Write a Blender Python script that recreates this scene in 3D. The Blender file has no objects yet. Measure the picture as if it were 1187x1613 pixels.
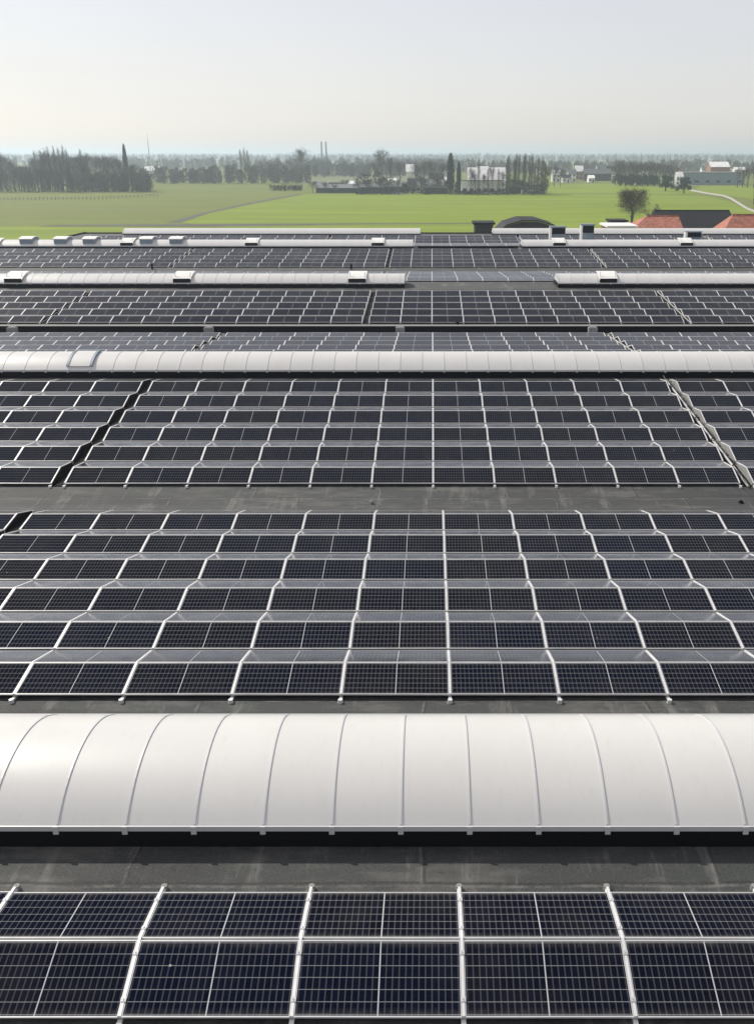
import bpy, math, random
from math import sin, cos, tan, atan, radians, pi, sqrt
from mathutils import Vector, Matrix, noise

# ------------------------------------------------------------------ camera, world, sun, exposure
FPX, YH, CXP, CYP = 1491.0, 243.0, 680.0, 806.5      # focal length and vanishing row of the photograph, in its pixels
PITCH = atan((CYP - YH) / FPX)
CAMZ = 19.5                                            # camera height above the fields
scene = bpy.context.scene
cd = bpy.data.cameras.new('camera'); cam = bpy.data.objects.new('camera', cd)
scene.collection.objects.link(cam); scene.camera = cam
cam.location = (0, 0, CAMZ); cam.rotation_euler = (pi / 2 - PITCH, 0, 0)
cd.sensor_fit = 'VERTICAL'; cd.sensor_height = 24.0; cd.lens = FPX / 1613 * 24.0
cd.shift_x = (593.5 - CXP) / 1613; cd.clip_start = .1; cd.clip_end = 30000

SUN_EL, SUN_AZ = radians(40), radians(48)              # azimuth measured from straight ahead towards the left
world = bpy.data.worlds.new('World'); scene.world = world; world.use_nodes = True
wn = world.node_tree; wn.nodes.clear()
sky = wn.nodes.new('ShaderNodeTexSky'); sky.sky_type = 'NISHITA'; sky.sun_disc = False
sky.sun_elevation = SUN_EL; sky.sun_rotation = -SUN_AZ
sky.air_density = 1.0; sky.dust_density = 1.0; sky.ozone_density = 1.0; sky.altitude = 0
hs = wn.nodes.new('ShaderNodeHueSaturation'); hs.inputs['Saturation'].default_value = .85
bg = wn.nodes.new('ShaderNodeBackground'); bg.inputs['Strength'].default_value = .115
wo = wn.nodes.new('ShaderNodeOutputWorld')
wn.links.new(sky.outputs[0], hs.inputs['Color']); vl = wn.nodes.new('ShaderNodeMix'); vl.data_type = 'RGBA'; vl.inputs[0].default_value = .60      # a thin even veil of high cloud over the clear sky
vl.inputs[7].default_value = (7.45, 7.05, 7.15, 1); wn.links.new(hs.outputs[0], vl.inputs[6]); wn.links.new(vl.outputs[2], bg.inputs[0]); wn.links.new(bg.outputs[0], wo.inputs[0])
tc = wn.nodes.new('ShaderNodeTexCoord'); cmp_ = wn.nodes.new('ShaderNodeMapping'); cmp_.inputs['Scale'].default_value = (1.2, 1.2, 9)
cn = wn.nodes.new('ShaderNodeTexNoise'); cn.inputs['Scale'].default_value = 1.6; cn.inputs['Detail'].default_value = 5
cr = wn.nodes.new('ShaderNodeMapRange'); cr.inputs['From Min'].default_value = .3; cr.inputs['From Max'].default_value = .7; cr.inputs['To Min'].default_value = .53; cr.inputs['To Max'].default_value = .67
wn.links.new(tc.outputs['Generated'], cmp_.inputs[0]); wn.links.new(cmp_.outputs[0], cn.inputs['Vector']); wn.links.new(cn.outputs['Fac'], cr.inputs['Value']); wn.links.new(cr.outputs[0], vl.inputs[0])
sd = bpy.data.lights.new('sun', 'SUN'); sd.energy = 4.4; sd.angle = radians(.6); sd.color = (1, .95, .86)
so = bpy.data.objects.new('sun', sd); scene.collection.objects.link(so)
tosun = Vector((-sin(SUN_AZ) * cos(SUN_EL), cos(SUN_AZ) * cos(SUN_EL), sin(SUN_EL)))
so.rotation_euler = tosun.to_track_quat('Z', 'Y').to_euler(); so.location = (-60, 60, 90)
scene.view_settings.view_transform = 'Standard'; scene.view_settings.look = 'None'
scene.view_settings.exposure = 0.0; scene.view_settings.gamma = 1.0
scene.cycles.max_bounces = 6; scene.cycles.volume_bounces = 2
scene.cycles.use_denoising = True

# ------------------------------------------------------------------ helpers
COL = scene.collection
ORD = ('first second third fourth fifth sixth seventh eighth ninth tenth eleventh twelfth thirteenth fourteenth fifteenth sixteenth '
       'seventeenth eighteenth nineteenth twentieth').split()
UNITS = ORD[:9]
def ordinal(n):                                        # n counts from 1
    if n <= 20: return ORD[n - 1]
    t = {2: 'twenty', 3: 'thirty', 4: 'forty', 5: 'fifty'}[n // 10]
    return ({'twenty': 'twenty', 'thirty': 'thirty', 'forty': 'forty', 'fifty': 'fifty'}[t] + '-' + UNITS[n % 10 - 1]) if n % 10 else {2: 'twentieth', 3: 'thirtieth', 4: 'fortieth', 5: 'fiftieth'}[n // 10]

def project(X, Y, z):
    h = CAMZ - z; Z = Y * cos(PITCH) + h * sin(PITCH)
    return CXP + FPX * X / Z, CYP + FPX * (h * cos(PITCH) - Y * sin(PITCH)) / Z
def gp(x, y, z=0.0):                                   # a photo position on the level z
    h = CAMZ - z; Z = FPX / cos(PITCH) * h / (y - YH)
    return (x - CXP) / FPX * Z, (Z - h * sin(PITCH)) / cos(PITCH)
def zat(y, Y):                                         # height seen at row y at distance Y
    return CAMZ - Y * tan(PITCH + atan((y - CYP) / FPX))
def xat(x, Y, z=0):
    return (x - CXP) / FPX * (Y * cos(PITCH) + (CAMZ - z) * sin(PITCH))

class MB:
    def __init__(s): s.v = []; s.f = []; s.uv = {}
    def add(s, vs, fs):
        n = len(s.v); s.v += [tuple(v) for v in vs]; s.f += [tuple(i + n for i in f) for f in fs]
    def box(s, x0, x1, y0, y1, z0, z1, M=None):
        vs = [Vector(p) for p in ((x0,y0,z0),(x1,y0,z0),(x1,y1,z0),(x0,y1,z0),(x0,y0,z1),(x1,y0,z1),(x1,y1,z1),(x0,y1,z1))]
        if M is not None: vs = [M @ v for v in vs]
        s.add(vs, [(0,3,2,1),(4,5,6,7),(0,1,5,4),(1,2,6,5),(2,3,7,6),(3,0,4,7)])
    def tube(s, a, b, r0, r1, n=6):
        a = Vector(a); b = Vector(b); d = (b - a)
        if d.length < 1e-6: return
        q = d.to_track_quat('Z', 'Y'); vs = []
        for c, r in ((a, r0), (b, r1)):
            for k in range(n):
                t = 2 * pi * k / n; vs.append(c + q @ Vector((r * cos(t), r * sin(t), 0)))
        fs = [(k, (k + 1) % n, n + (k + 1) % n, n + k) for k in range(n)] + [tuple(range(n))[::-1], tuple(range(n, 2 * n))]
        s.add(vs, fs)
    def prism(s, prof, x0, x1):                        # closed (y, z) profile extruded along x
        n = len(prof)
        vs = [(x0, p[0], p[1]) for p in prof] + [(x1, p[0], p[1]) for p in prof]
        s.add(vs, [(k, (k + 1) % n, n + (k + 1) % n, n + k) for k in range(n)] + [tuple(range(n))[::-1], tuple(range(n, 2 * n))])
    def ribbon(s, pts, x0, x1, th):                    # (y, z) polyline with thickness, extruded along x
        up = []; lo = []
        for i, p in enumerate(pts):
            a = pts[max(0, i - 1)]; b = pts[min(len(pts) - 1, i + 1)]
            d = Vector((b[0] - a[0], b[1] - a[1])); d.normalize(); nn = Vector((-d.y, d.x))
            up.append(p); lo.append((p[0] - nn.x * th, p[1] - nn.y * th))
        n = len(pts); vs = []
        for x in (x0, x1):
            vs += [(x, p[0], p[1]) for p in up] + [(x, p[0], p[1]) for p in lo]
        f = []
        for i in range(n - 1):
            f += [(i, i + 1, 2*n + i + 1, 2*n + i)[::-1], (n + i, 3*n + i, 3*n + i + 1, n + i + 1)[::-1],
                  (i, n + i, n + i + 1, i + 1)[::-1], (2*n + i, 2*n + i + 1, 3*n + i + 1, 3*n + i)[::-1]]
        f += [(0, 2*n, 3*n, n)[::-1], (n - 1, 2*n - 1, 4*n - 1, 3*n - 1)[::-1]]
        s.add(vs, f)
    def mesh(s, name, mat, smooth=False):
        me = bpy.data.meshes.new(name); me.from_pydata(s.v, [], s.f); me.materials.append(mat)
        if s.uv:
            ul = me.uv_layers.new(name='UVMap')
            for p in me.polygons:
                c = s.uv.get(p.index)
                for j, li in enumerate(p.loop_indices): ul.data[li].uv = c[j] if c else (0.5, 0.5)
        if smooth:
            for p in me.polygons: p.use_smooth = True
        me.update(); return me
    def build(s, name, mat, parent=None, smooth=False, loc=None):
        return link(name, s.mesh(name, mat, smooth), parent, loc)
def link(name, me, parent=None, loc=None):
    o = bpy.data.objects.new(name, me); COL.objects.link(o)
    if parent: o.parent = parent
    if loc: o.location = loc
    return o
def tag(o, label=None, cat=None, group=None, kind=None):
    if label: o['label'] = label
    if cat: o['category'] = cat
    if group: o['group'] = group
    if kind: o['kind'] = kind
    return o
def empty(name, loc, rz=0, **k):
    o = bpy.data.objects.new(name, None); COL.objects.link(o); o.location = loc; o.rotation_euler = (0, 0, rz)
    o.empty_display_size = .3
    return tag(o, **k)

# ------------------------------------------------------------------ materials
def mat(name, col=(.5,.5,.5), rough=.6, metal=0, spec=.5, var=0, vscale=1.0, bump=0, bscale=20, coat=0):
    m = bpy.data.materials.new(name); m.use_nodes = True; nt = m.node_tree; b = nt.nodes['Principled BSDF']
    b.inputs['Base Color'].default_value = (*col, 1); b.inputs['Roughness'].default_value = rough
    b.inputs['Metallic'].default_value = metal; b.inputs['Specular IOR Level'].default_value = spec
    if coat: b.inputs['Coat Weight'].default_value = coat
    if var or bump:
        g = nt.nodes.new('ShaderNodeNewGeometry')
    if var:
        n = nt.nodes.new('ShaderNodeTexNoise'); n.inputs['Scale'].default_value = vscale; n.inputs['Detail'].default_value = 6
        r = nt.nodes.new('ShaderNodeMapRange'); r.inputs['From Min'].default_value = .3; r.inputs['From Max'].default_value = .7
        r.inputs['To Min'].default_value = 1 - var; r.inputs['To Max'].default_value = 1 + var
        x = nt.nodes.new('ShaderNodeVectorMath'); x.operation = 'SCALE'; x.inputs[0].default_value = col
        nt.links.new(g.outputs['Position'], n.inputs['Vector']); nt.links.new(n.outputs['Fac'], r.inputs['Value'])
        nt.links.new(r.outputs[0], x.inputs['Scale']); nt.links.new(x.outputs[0], b.inputs['Base Color'])
    if bump:
        n = nt.nodes.new('ShaderNodeTexNoise'); n.inputs['Scale'].default_value = bscale; n.inputs['Detail'].default_value = 5
        u = nt.nodes.new('ShaderNodeBump'); u.inputs['Strength'].default_value = bump; u.inputs['Distance'].default_value = .02
        nt.links.new(g.outputs['Position'], n.inputs['Vector']); nt.links.new(n.outputs['Fac'], u.inputs['Height'])
        nt.links.new(u.outputs[0], b.inputs['Normal'])
    return m

def N(nt, t, **k):
    n = nt.nodes.new(t)
    for a, v in k.items(): setattr(n, a, v)
    return n
def math_(nt, op, a, b=None, c=None):
    n = nt.nodes.new('ShaderNodeMath'); n.operation = op
    for i, v in enumerate((a, b, c)):
        if v is None: continue
        if isinstance(v, (int, float)): n.inputs[i].default_value = v
        else: nt.links.new(v, n.inputs[i])
    return n.outputs[0]
def mixc(nt, fac, a, b):
    n = nt.nodes.new('ShaderNodeMix'); n.data_type = 'RGBA'
    for i, v in ((0, fac), (6, a), (7, b)):
        if isinstance(v, (int, float)): n.inputs[i].default_value = v
        elif isinstance(v, tuple): n.inputs[i].default_value = (*v, 1)
        else: nt.links.new(v, n.inputs[i])
    return n.outputs[2]
def noise_(nt, vec, scale, detail=4, rough=.5, sc=None):
    n = N(nt, 'ShaderNodeTexNoise'); n.inputs['Scale'].default_value = scale; n.inputs['Detail'].default_value = detail
    n.inputs['Roughness'].default_value = rough
    if sc:
        m = N(nt, 'ShaderNodeVectorMath', operation='MULTIPLY'); m.inputs[1].default_value = sc
        nt.links.new(vec, m.inputs[0]); vec = m.outputs[0]
    nt.links.new(vec, n.inputs['Vector']); return n.outputs['Fac']
def ramp(nt, v, a, b, lo=0.0, hi=1.0):
    r = N(nt, 'ShaderNodeMapRange'); nt.links.new(v, r.inputs['Value'])
    for k, x in zip(('From Min', 'From Max', 'To Min', 'To Max'), (a, b, lo, hi)): r.inputs[k].default_value = x
    return r.outputs[0]

def cell_material():
    # UV: u 0..24 half cells along the panel, v 0..6 rows
    m = bpy.data.materials.new('cell glass'); m.use_nodes = True; nt = m.node_tree; b = nt.nodes['Principled BSDF']
    uv = N(nt, 'ShaderNodeUVMap'); uv.uv_map = 'UVMap'; sp = N(nt, 'ShaderNodeSeparateXYZ'); nt.links.new(uv.outputs[0], sp.inputs[0])
    u, v = sp.outputs[0], sp.outputs[1]
    def line(c, w):                                    # 1 on the joints between cells
        f = math_(nt, 'FRACT', c); d = math_(nt, 'ABSOLUTE', math_(nt, 'SUBTRACT', f, .5))
        return math_(nt, 'GREATER_THAN', d, .5 - w)
    lu = line(u, .105); lv = line(v, .022)
    mid = math_(nt, 'LESS_THAN', math_(nt, 'ABSOLUTE', math_(nt, 'SUBTRACT', u, 12)), .10)
    # fine wires on the cells
    wires = math_(nt, 'MULTIPLY', line(math_(nt, 'MULTIPLY', v, 9), .05), .25)
    oi = N(nt, 'ShaderNodeObjectInfo'); ge = N(nt, 'ShaderNodeNewGeometry')
    rnd = math_(nt, 'FRACT', math_(nt, 'ADD', oi.outputs['Random'], ge.outputs['Random Per Island']))
    base = mixc(nt, rnd, (.0022, .0040, .013), (.0052, .0050, .0080))
    cellv = N(nt, 'ShaderNodeTexWhiteNoise'); cellv.noise_dimensions = '3D'
    fl = N(nt, 'ShaderNodeVectorMath', operation='FLOOR'); ad = N(nt, 'ShaderNodeVectorMath', operation='ADD')
    nt.links.new(uv.outputs[0], ad.inputs[0]); ad.inputs[1].default_value = (0, 0, 0); nt.links.new(ad.outputs[0], fl.inputs[0])
    nt.links.new(fl.outputs[0], cellv.inputs['Vector'])
    base = mixc(nt, math_(nt, 'MULTIPLY', cellv.outputs['Value'], .3), base, (.008, .010, .024))
    base = mixc(nt, wires, base, (.05, .055, .07))
    c1 = mixc(nt, lu, base, (.046, .050, .056)); c2 = mixc(nt, lv, c1, (.24, .25, .26)); c3 = mixc(nt, mid, c2, (.40, .41, .42))
    dust = noise_(nt, ge.outputs['Position'], 1.3, 5)
    c4 = mixc(nt, ramp(nt, dust, .45, .75, 0, .02), c3, (.35, .33, .28))
    edge = math_(nt, 'MINIMUM', v, math_(nt, 'SUBTRACT', 6, v)); fine = noise_(nt, ge.outputs['Position'], 9, 5, .7)
    c4 = mixc(nt, math_(nt, 'MULTIPLY', ramp(nt, edge, .05, .55, .10, 0), ramp(nt, fine, .35, .65)), c4, (.34, .31, .26))      # dirt left where water dries at the frames
    vo_ = N(nt, 'ShaderNodeTexVoronoi'); vo_.inputs['Scale'].default_value = 1.1; nt.links.new(ge.outputs['Position'], vo_.inputs['Vector'])
    c4 = mixc(nt, math_(nt, 'MULTIPLY', math_(nt, 'LESS_THAN', math_(nt, 'ADD', vo_.outputs['Distance'], math_(nt, 'MULTIPLY', fine, .03)), .035), .55), c4, (.5, .5, .47))
    # anti-reflective glass: almost no mirror seen square on, a strong one at grazing angles
    nt.nodes.remove(b); out = nt.nodes['Material Output']
    df = N(nt, 'ShaderNodeBsdfDiffuse'); nt.links.new(c4, df.inputs['Color']); gl = N(nt, 'ShaderNodeBsdfGlossy')
    gl.inputs['Color'].default_value = (.96, .97, .98, 1); nt.links.new(ramp(nt, dust, .3, .7, .10, .2), gl.inputs['Roughness'])
    fr = N(nt, 'ShaderNodeFresnel'); fr.inputs['IOR'].default_value = 1.7
    mx = N(nt, 'ShaderNodeMixShader'); fac = math_(nt, 'MULTIPLY_ADD', fr.outputs[0], 2.2, -.325); fac.node.use_clamp = True; fac = math_(nt, 'MINIMUM', fac, .72)
    nt.links.new(fac, mx.inputs[0]); nt.links.new(df.outputs[0], mx.inputs[1]); nt.links.new(gl.outputs[0], mx.inputs[2]); nt.links.new(mx.outputs[0], out.inputs['Surface'])
    return m

def membrane_material():
    m = bpy.data.materials.new('bitumen membrane'); m.use_nodes = True; nt = m.node_tree; b = nt.nodes['Principled BSDF']
    ge = N(nt, 'ShaderNodeNewGeometry'); P = ge.outputs['Position']
    br = N(nt, 'ShaderNodeTexBrick'); nt.links.new(P, br.inputs['Vector'])
    wob = noise_(nt, P, .8, 3); cmb = N(nt, 'ShaderNodeCombineXYZ'); nt.links.new(math_(nt, 'MULTIPLY', wob, .1), cmb.inputs[1])
    nt.links.new(math_(nt, 'MULTIPLY', wob, .25), cmb.inputs[0])
    av = N(nt, 'ShaderNodeVectorMath', operation='ADD'); nt.links.new(P, av.inputs[0]); nt.links.new(cmb.outputs[0], av.inputs[1])
    nt.links.new(av.outputs[0], br.inputs['Vector'])
    br.inputs['Scale'].default_value = 1; br.inputs['Brick Width'].default_value = 4.3; br.inputs['Row Height'].default_value = 1.0
    br.inputs['Mortar Size'].default_value = .03; br.inputs['Mortar Smooth'].default_value = .2; br.offset = .37
    br.inputs['Color1'].default_value = (.4,.4,.4,1); br.inputs['Color2'].default_value = (.6,.6,.6,1)
    base = mixc(nt, br.outputs['Color'], (.020, .0195, .019), (.044, .042, .040))
    big = noise_(nt, P, .12, 4)
    base = mixc(nt, ramp(nt, big, .35, .65), base, (.027, .033, .031))
    st = noise_(nt, P, 1.1, 9, .7, (.45, 1.5, 1))
    base = mixc(nt, ramp(nt, st, .50, .64, 0, .8), base, (.095, .092, .084))
    st2 = noise_(nt, P, .8, 9, .75, (2.2, .35, 1))
    base = mixc(nt, ramp(nt, st2, .54, .66, 0, .8), base, (.15, .145, .135))
    dk = noise_(nt, P, .6, 6, .65, (.35, 1.2, 1))
    base = mixc(nt, ramp(nt, dk, .52, .66, 0, .75), base, (.012, .012, .012))
    base = mixc(nt, math_(nt, 'MULTIPLY', br.outputs['Fac'], .7), base, (.012, .012, .012))
    br2 = N(nt, 'ShaderNodeTexBrick'); av2 = N(nt, 'ShaderNodeVectorMath', operation='ADD'); av2.inputs[1].default_value = (.05, .045, 0)
    nt.links.new(av.outputs[0], av2.inputs[0]); nt.links.new(av2.outputs[0], br2.inputs['Vector']); br2.offset = .37
    for k_, v_ in (('Scale', 1), ('Brick Width', 4.3), ('Row Height', 1.0), ('Mortar Size', .035), ('Mortar Smooth', .5)): br2.inputs[k_].default_value = v_
    brk = noise_(nt, P, 3.0, 6, .8)
    base = mixc(nt, math_(nt, 'MULTIPLY', br2.outputs['Fac'], ramp(nt, brk, .42, .62, 0, .8)), base, (.14, .135, .125))
    sp_ = noise_(nt, P, 7, 8, .85); base = mixc(nt, ramp(nt, sp_, .58, .68, 0, .55), base, (.13, .125, .115)); base = mixc(nt, ramp(nt, sp_, .42, .34, 0, .6), base, (.014, .014, .014))
    gr = noise_(nt, P, 45, 3, .8)
    base = mixc(nt, ramp(nt, gr, .45, .7, 0, .5), base, (.11, .11, .108))
    nt.links.new(base, b.inputs['Base Color']); b.inputs['Roughness'].default_value = .78
    bu = N(nt, 'ShaderNodeBump'); bu.inputs['Strength'].default_value = .5; bu.inputs['Distance'].default_value = .012
    hgt = math_(nt, 'ADD', math_(nt, 'ADD', gr, math_(nt, 'MULTIPLY', st, 2)), math_(nt, 'MULTIPLY', br.outputs['Fac'], -1.2))
    nt.links.new(hgt, bu.inputs['Height']); nt.links.new(bu.outputs[0], b.inputs['Normal'])
    return m

def twig_material():
    m = bpy.data.materials.new('winter twigs'); m.use_nodes = True; nt = m.node_tree; b = nt.nodes['Principled BSDF']
    ge = N(nt, 'ShaderNodeNewGeometry'); P = ge.outputs['Position']
    a = noise_(nt, P, .07, 3); c = noise_(nt, P, .05, 3, .5, (1, 1, .3))
    ofs = N(nt, 'ShaderNodeVectorMath', operation='ADD'); ofs.inputs[1].default_value = (71, 13, 5); nt.links.new(P, ofs.inputs[0]); d = noise_(nt, ofs.outputs[0], .06, 3)
    col = mixc(nt, ramp(nt, a, .4, .6), (.125, .105, .092), (.20, .18, .16)); col = mixc(nt, ramp(nt, d, .5, .62, 0, .8), col, (.105, .110, .055))
    col = mixc(nt, ramp(nt, c, .55, .66, 0, .7), col, (.075, .08, .065)); col = mixc(nt, math_(nt, 'MULTIPLY', ge.outputs['Random Per Island'], .35), col, (.19, .17, .15))
    nt.links.new(col, b.inputs['Base Color']); b.inputs['Roughness'].default_value = .9; b.inputs['Specular IOR Level'].default_value = .1
    return m

def vault_material():
    m = bpy.data.materials.new('opal polycarbonate'); m.use_nodes = True; nt = m.node_tree; b = nt.nodes['Principled BSDF']
    ge = N(nt, 'ShaderNodeNewGeometry'); P = ge.outputs['Position']
    d = noise_(nt, P, .9, 6, .6, (1, .5, 1)); g = noise_(nt, P, 6, 6, .7, (2.5, .35, 1))
    base = mixc(nt, ge.outputs['Random Per Island'], (.575, .57, .55), (.605, .598, .575))
    base = mixc(nt, ramp(nt, d, .4, .75, 0, .5), base, (.53, .52, .495)); base = mixc(nt, ramp(nt, g, .55, .8, 0, .35), base, (.42, .41, .38))
    nt.links.new(base, b.inputs['Base Color']); b.inputs['Roughness'].default_value = .38
    return m

def grass_material(name, c1, c2, c3, stripe=(1, 1, 1), sc=.03):
    m = bpy.data.materials.new(name); m.use_nodes = True; nt = m.node_tree; b = nt.nodes['Principled BSDF']
    ge = N(nt, 'ShaderNodeNewGeometry'); P = ge.outputs['Position']
    a = noise_(nt, P, sc, 6, .6, stripe); c = noise_(nt, P, sc * 9, 6, .7, stripe); e = noise_(nt, P, sc * .25, 3)
    col = mixc(nt, ramp(nt, a, .35, .65), c1, c2); col = mixc(nt, ramp(nt, c, .45, .75, 0, .6), col, c3)
    col = mixc(nt, ramp(nt, e, .4, .65, 0, .5), col, c2)
    tr = noise_(nt, P, .5, 3, .6, (.012, .22, 1)); col = mixc(nt, ramp(nt, tr, .45, .6, 0, .45), col, c3)          # tractor lines and worn strips
    pa = noise_(nt, P, .02, 5, .65, (.5, 2.2, 1)); col = mixc(nt, ramp(nt, pa, .52, .66, 0, .55), col, tuple(min(1, q * 1.12) for q in c2))
    nt.links.new(col, b.inputs['Base Color']); b.inputs['Roughness'].default_value = .95; b.inputs['Specular IOR Level'].default_value = .15
    return m

M = dict(
    cell=cell_material(), membrane=membrane_material(),
    alu=mat('anodised aluminium', (.62,.62,.62), .38, .45, var=.08, vscale=3),
    rail=mat('mill aluminium', (.74,.74,.73), .42, .35, var=.10, vscale=4),
    pad=mat('grey rubber pad', (.22,.22,.21), .8),
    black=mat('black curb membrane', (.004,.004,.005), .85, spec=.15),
    vault=vault_material(),
    ribm=mat('skylight rib aluminium', (.62,.63,.63), .32, .35),
    vent=mat('white vent dome', (.80,.79,.75), .35, var=.04, vscale=2),
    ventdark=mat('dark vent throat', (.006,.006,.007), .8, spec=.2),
    wallp=mat('grey cladding', (.28,.29,.30), .6, var=.08, vscale=.3),
    duct=mat('grey blue duct metal', (.16,.20,.24), .45, .4, var=.15, vscale=2),
    concrete=mat('concrete', (.25,.25,.24), .9, var=.15, vscale=3),
    grass=grass_material('dull pasture', (.110,.150,.020), (.145,.175,.030), (.17,.165,.050), (1, 2.2, 1)),
    bright=grass_material('bright young grass', (.160,.230,.014), (.205,.265,.018), (.135,.175,.022), (1, 2.5, 1), .02),
    far=grass_material('far pasture', (.15,.18,.07), (.20,.20,.11), (.13,.15,.07), (.6, 3, 1), .015),
    soil=mat('brown verge', (.075,.068,.045), .95, var=.3, vscale=.2),
    path=mat('pale gravel path', (.42,.39,.34), .9, var=.15, vscale=.6),
    bark=mat('bark', (.060,.052,.045), .9, var=.25, vscale=3),
    twig=twig_material(),
    twigg=mat('mossy winter twigs', (.125,.112,.060), .9, var=.35, vscale=1.2),
    ivy=mat('evergreen foliage', (.030,.042,.028), .8, var=.4, vscale=1),
    catkin=mat('yellow spring twigs', (.22,.19,.05), .9, var=.3, vscale=1),
    tile=mat('red clay tiles', (.36,.135,.085), .85, var=.35, vscale=1.6, bump=.4, bscale=5),
    slate=mat('black corrugated roofing', (.008,.008,.010), .7, spec=.2, var=.3, vscale=1),
    greyroof=mat('grey roofing', (.13,.135,.14), .7, var=.2, vscale=.6),
    whiteroof=mat('white sheet roofing', (.86,.84,.82), .5, var=.1, vscale=.5),
    white=mat('white render wall', (.78,.76,.73), .85, var=.08, vscale=.8),
    brick=mat('brick wall', (.30,.16,.11), .9, var=.2, vscale=2),
    darkwall=mat('dark timber wall', (.035,.035,.038), .85, var=.2, vscale=1),
    window=mat('window glass', (.02,.025,.03), .12),
    bluehall=mat('blue grey sheet wall', (.20,.25,.29), .55, var=.08, vscale=.2),
    wood=mat('weathered fence wood', (.20,.18,.15), .9, var=.2, vscale=3),
    cable=mat('black cable', (.01,.01,.01), .5),
    darkhedge=mat('dark hedge leaves', (.030,.032,.026), .9, var=.4, vscale=.5),
)

# ------------------------------------------------------------------ the roof profile (distance, height)
RT = CAMZ - 9.87
RIDGE = [13.2, 45.5, 77.7, 110.0]
def roof_pts():
    pts = [(-19.1, RT)]
    pts += [(-2.9, RT - .98)]
    for k, r in enumerate(RIDGE):
        pts += [(r - 1.7, RT), (r + 1.7, RT)]
        v = [29.3, 61.6, 93.9, 118.5][k]
        pts += [(v, RT - (.98 if k < 3 else .45))]
    pts += [(125.9, RT), (129.2, RT), (131.5, RT - .05)]
    return pts
RP = roof_pts()
def roofz(Y):
    for (a, b), (c, d) in zip(RP, RP[1:]):
        if a <= Y <= c: return b + (d - b) * (Y - a) / (c - a)
    return RT

# ================================================================== SETTING: ground
def sheet(name, poly, z, m, seg=False):
    mb = MB(); mb.add([(x, y, z) for x, y in poly], [tuple(range(len(poly)))])
    o = mb.build(name, m); o['kind'] = 'structure'
    if o.data.polygons[0].normal.z < 0: o.data.flip_normals()
    return o
sheet('ground', [(-9000, -300), (9000, -300), (9000, 14000), (-9000, 14000)], 0, M['grass'])
G = lambda *pp: [gp(x, y) for x, y in pp]
sheet('field', G((-500, 700), (-500, 357), (60, 357), (345, 357.5), (285, 351), (330, 336), (395, 322), (478, 306.5), (640, 306), (870, 305.5), (1010, 306.5), (1110, 309),
                 (1150, 318), (1172, 328), (1215, 345), (1290, 700)), .03, M['bright'])
sheet('meadow', G((860, 304.5), (866, 292), (930, 289.5), (1000, 290), (1090, 301), (1112, 307.5), (1000, 304.5)), .03, M['bright'])
sheet('far_meadow', G((470, 291.5), (475, 283), (500, 278), (560, 274.5), (640, 275), (700, 280), (700, 290), (600, 291.5)), .03, M['far'])
sheet('right_meadow', G((1095, 303.5), (1100, 294), (1260, 293), (1400, 300), (1400, 330), (1210, 318), (1150, 309)), .03, M['bright'])
sheet('verge', G((90, 354.4), (330, 352.8), (560, 351.8), (752, 351.5), (752, 353), (560, 354), (345, 357), (60, 356.8)), .06, M['soil'])
sheet('ditch', G((285, 350.5), (332, 335.4), (396, 321.4), (477, 306.4), (470, 305.8), (385, 321), (318, 336), (262, 350.8)), .06, M['soil'])
mb = MB()
pl = [(1088, 299.5, 1.0), (1110, 304, 1.0), (1140, 308.5, 1.0), (1152, 313, 1.0), (1163, 320, 1.1), (1176, 328, 1.2), (1200, 338, 1.3)]
for (x0, y0, w0), (x1, y1, w1) in zip(pl, pl[1:]):
    mb.add([(*gp(x0, y0 - w0), .09), (*gp(x1, y1 - w1), .09), (*gp(x1 - 3, y1 + w1), .09), (*gp(x0 - 3, y0 + w0), .09)], [(3, 2, 1, 0)])
o = mb.build('path', M['path']); o['kind'] = 'structure'

# ================================================================== the warehouse
wh = empty('warehouse', (0, 60, 0), label='huge low warehouse with grey bitumen roof folded in shallow ridges under the solar panels', cat='warehouse')
XL, XR, XC = -95.0, 95.0, -46.3
mb = MB()
th = .35
def roof_strip(mb, pts, x0, x1):
    n = len(pts)
    vs = [(x0, y - 60, z) for y, z in pts] + [(x1, y - 60, z) for y, z in pts] + [(x0, y - 60, z - th) for y, z in pts] + [(x1, y - 60, z - th) for y, z in pts]
    fs = []
    for i in range(n - 1):
        fs += [(i, n + i, n + i + 1, i + 1), (2*n + i, 2*n + i + 1, 3*n + i + 1, 3*n + i), (i, i + 1, 2*n + i + 1, 2*n + i), (n + i, 3*n + i, 3*n + i + 1, n + i + 1)]
    fs += [(0, 2*n, 3*n, n), (n - 1, 2*n - 1 , 4*n - 1, 3*n - 1)]
    mb.add(vs, fs)
front = [p for p in RP if p[0] < 117.5] + [(117.5, roofz(117.5))]
back = [(117.5, roofz(117.5))] + [p for p in RP if p[0] > 117.5]
roof_strip(mb, front, XL, XR)
roof_strip(mb, back, XC, XR)
mb.build('roof', M['membrane'], wh)
mb = MB()
mb.box(XL + .2, XR - .2, -79, 57.3, 0, RT - 1.5); mb.box(XC + .2, XR - .2, 57.3, 71.2, 0, RT - .8)
mb.build('wall', M['wallp'], wh)
mb = MB()                                              # parapet flashing on the open edges
mb.box(XC - .12, XC + .16, 57.2, 71.6, RT - 1.2, RT + .16); mb.box(XL, XC - .12, 57.5, 57.8, RT - 1.6, RT - .12)
mb.box(XC + .16, XR, 71.36, 71.6, RT - 1.0, RT + .1)
mb.build('parapet', M['black'], wh)

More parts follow.
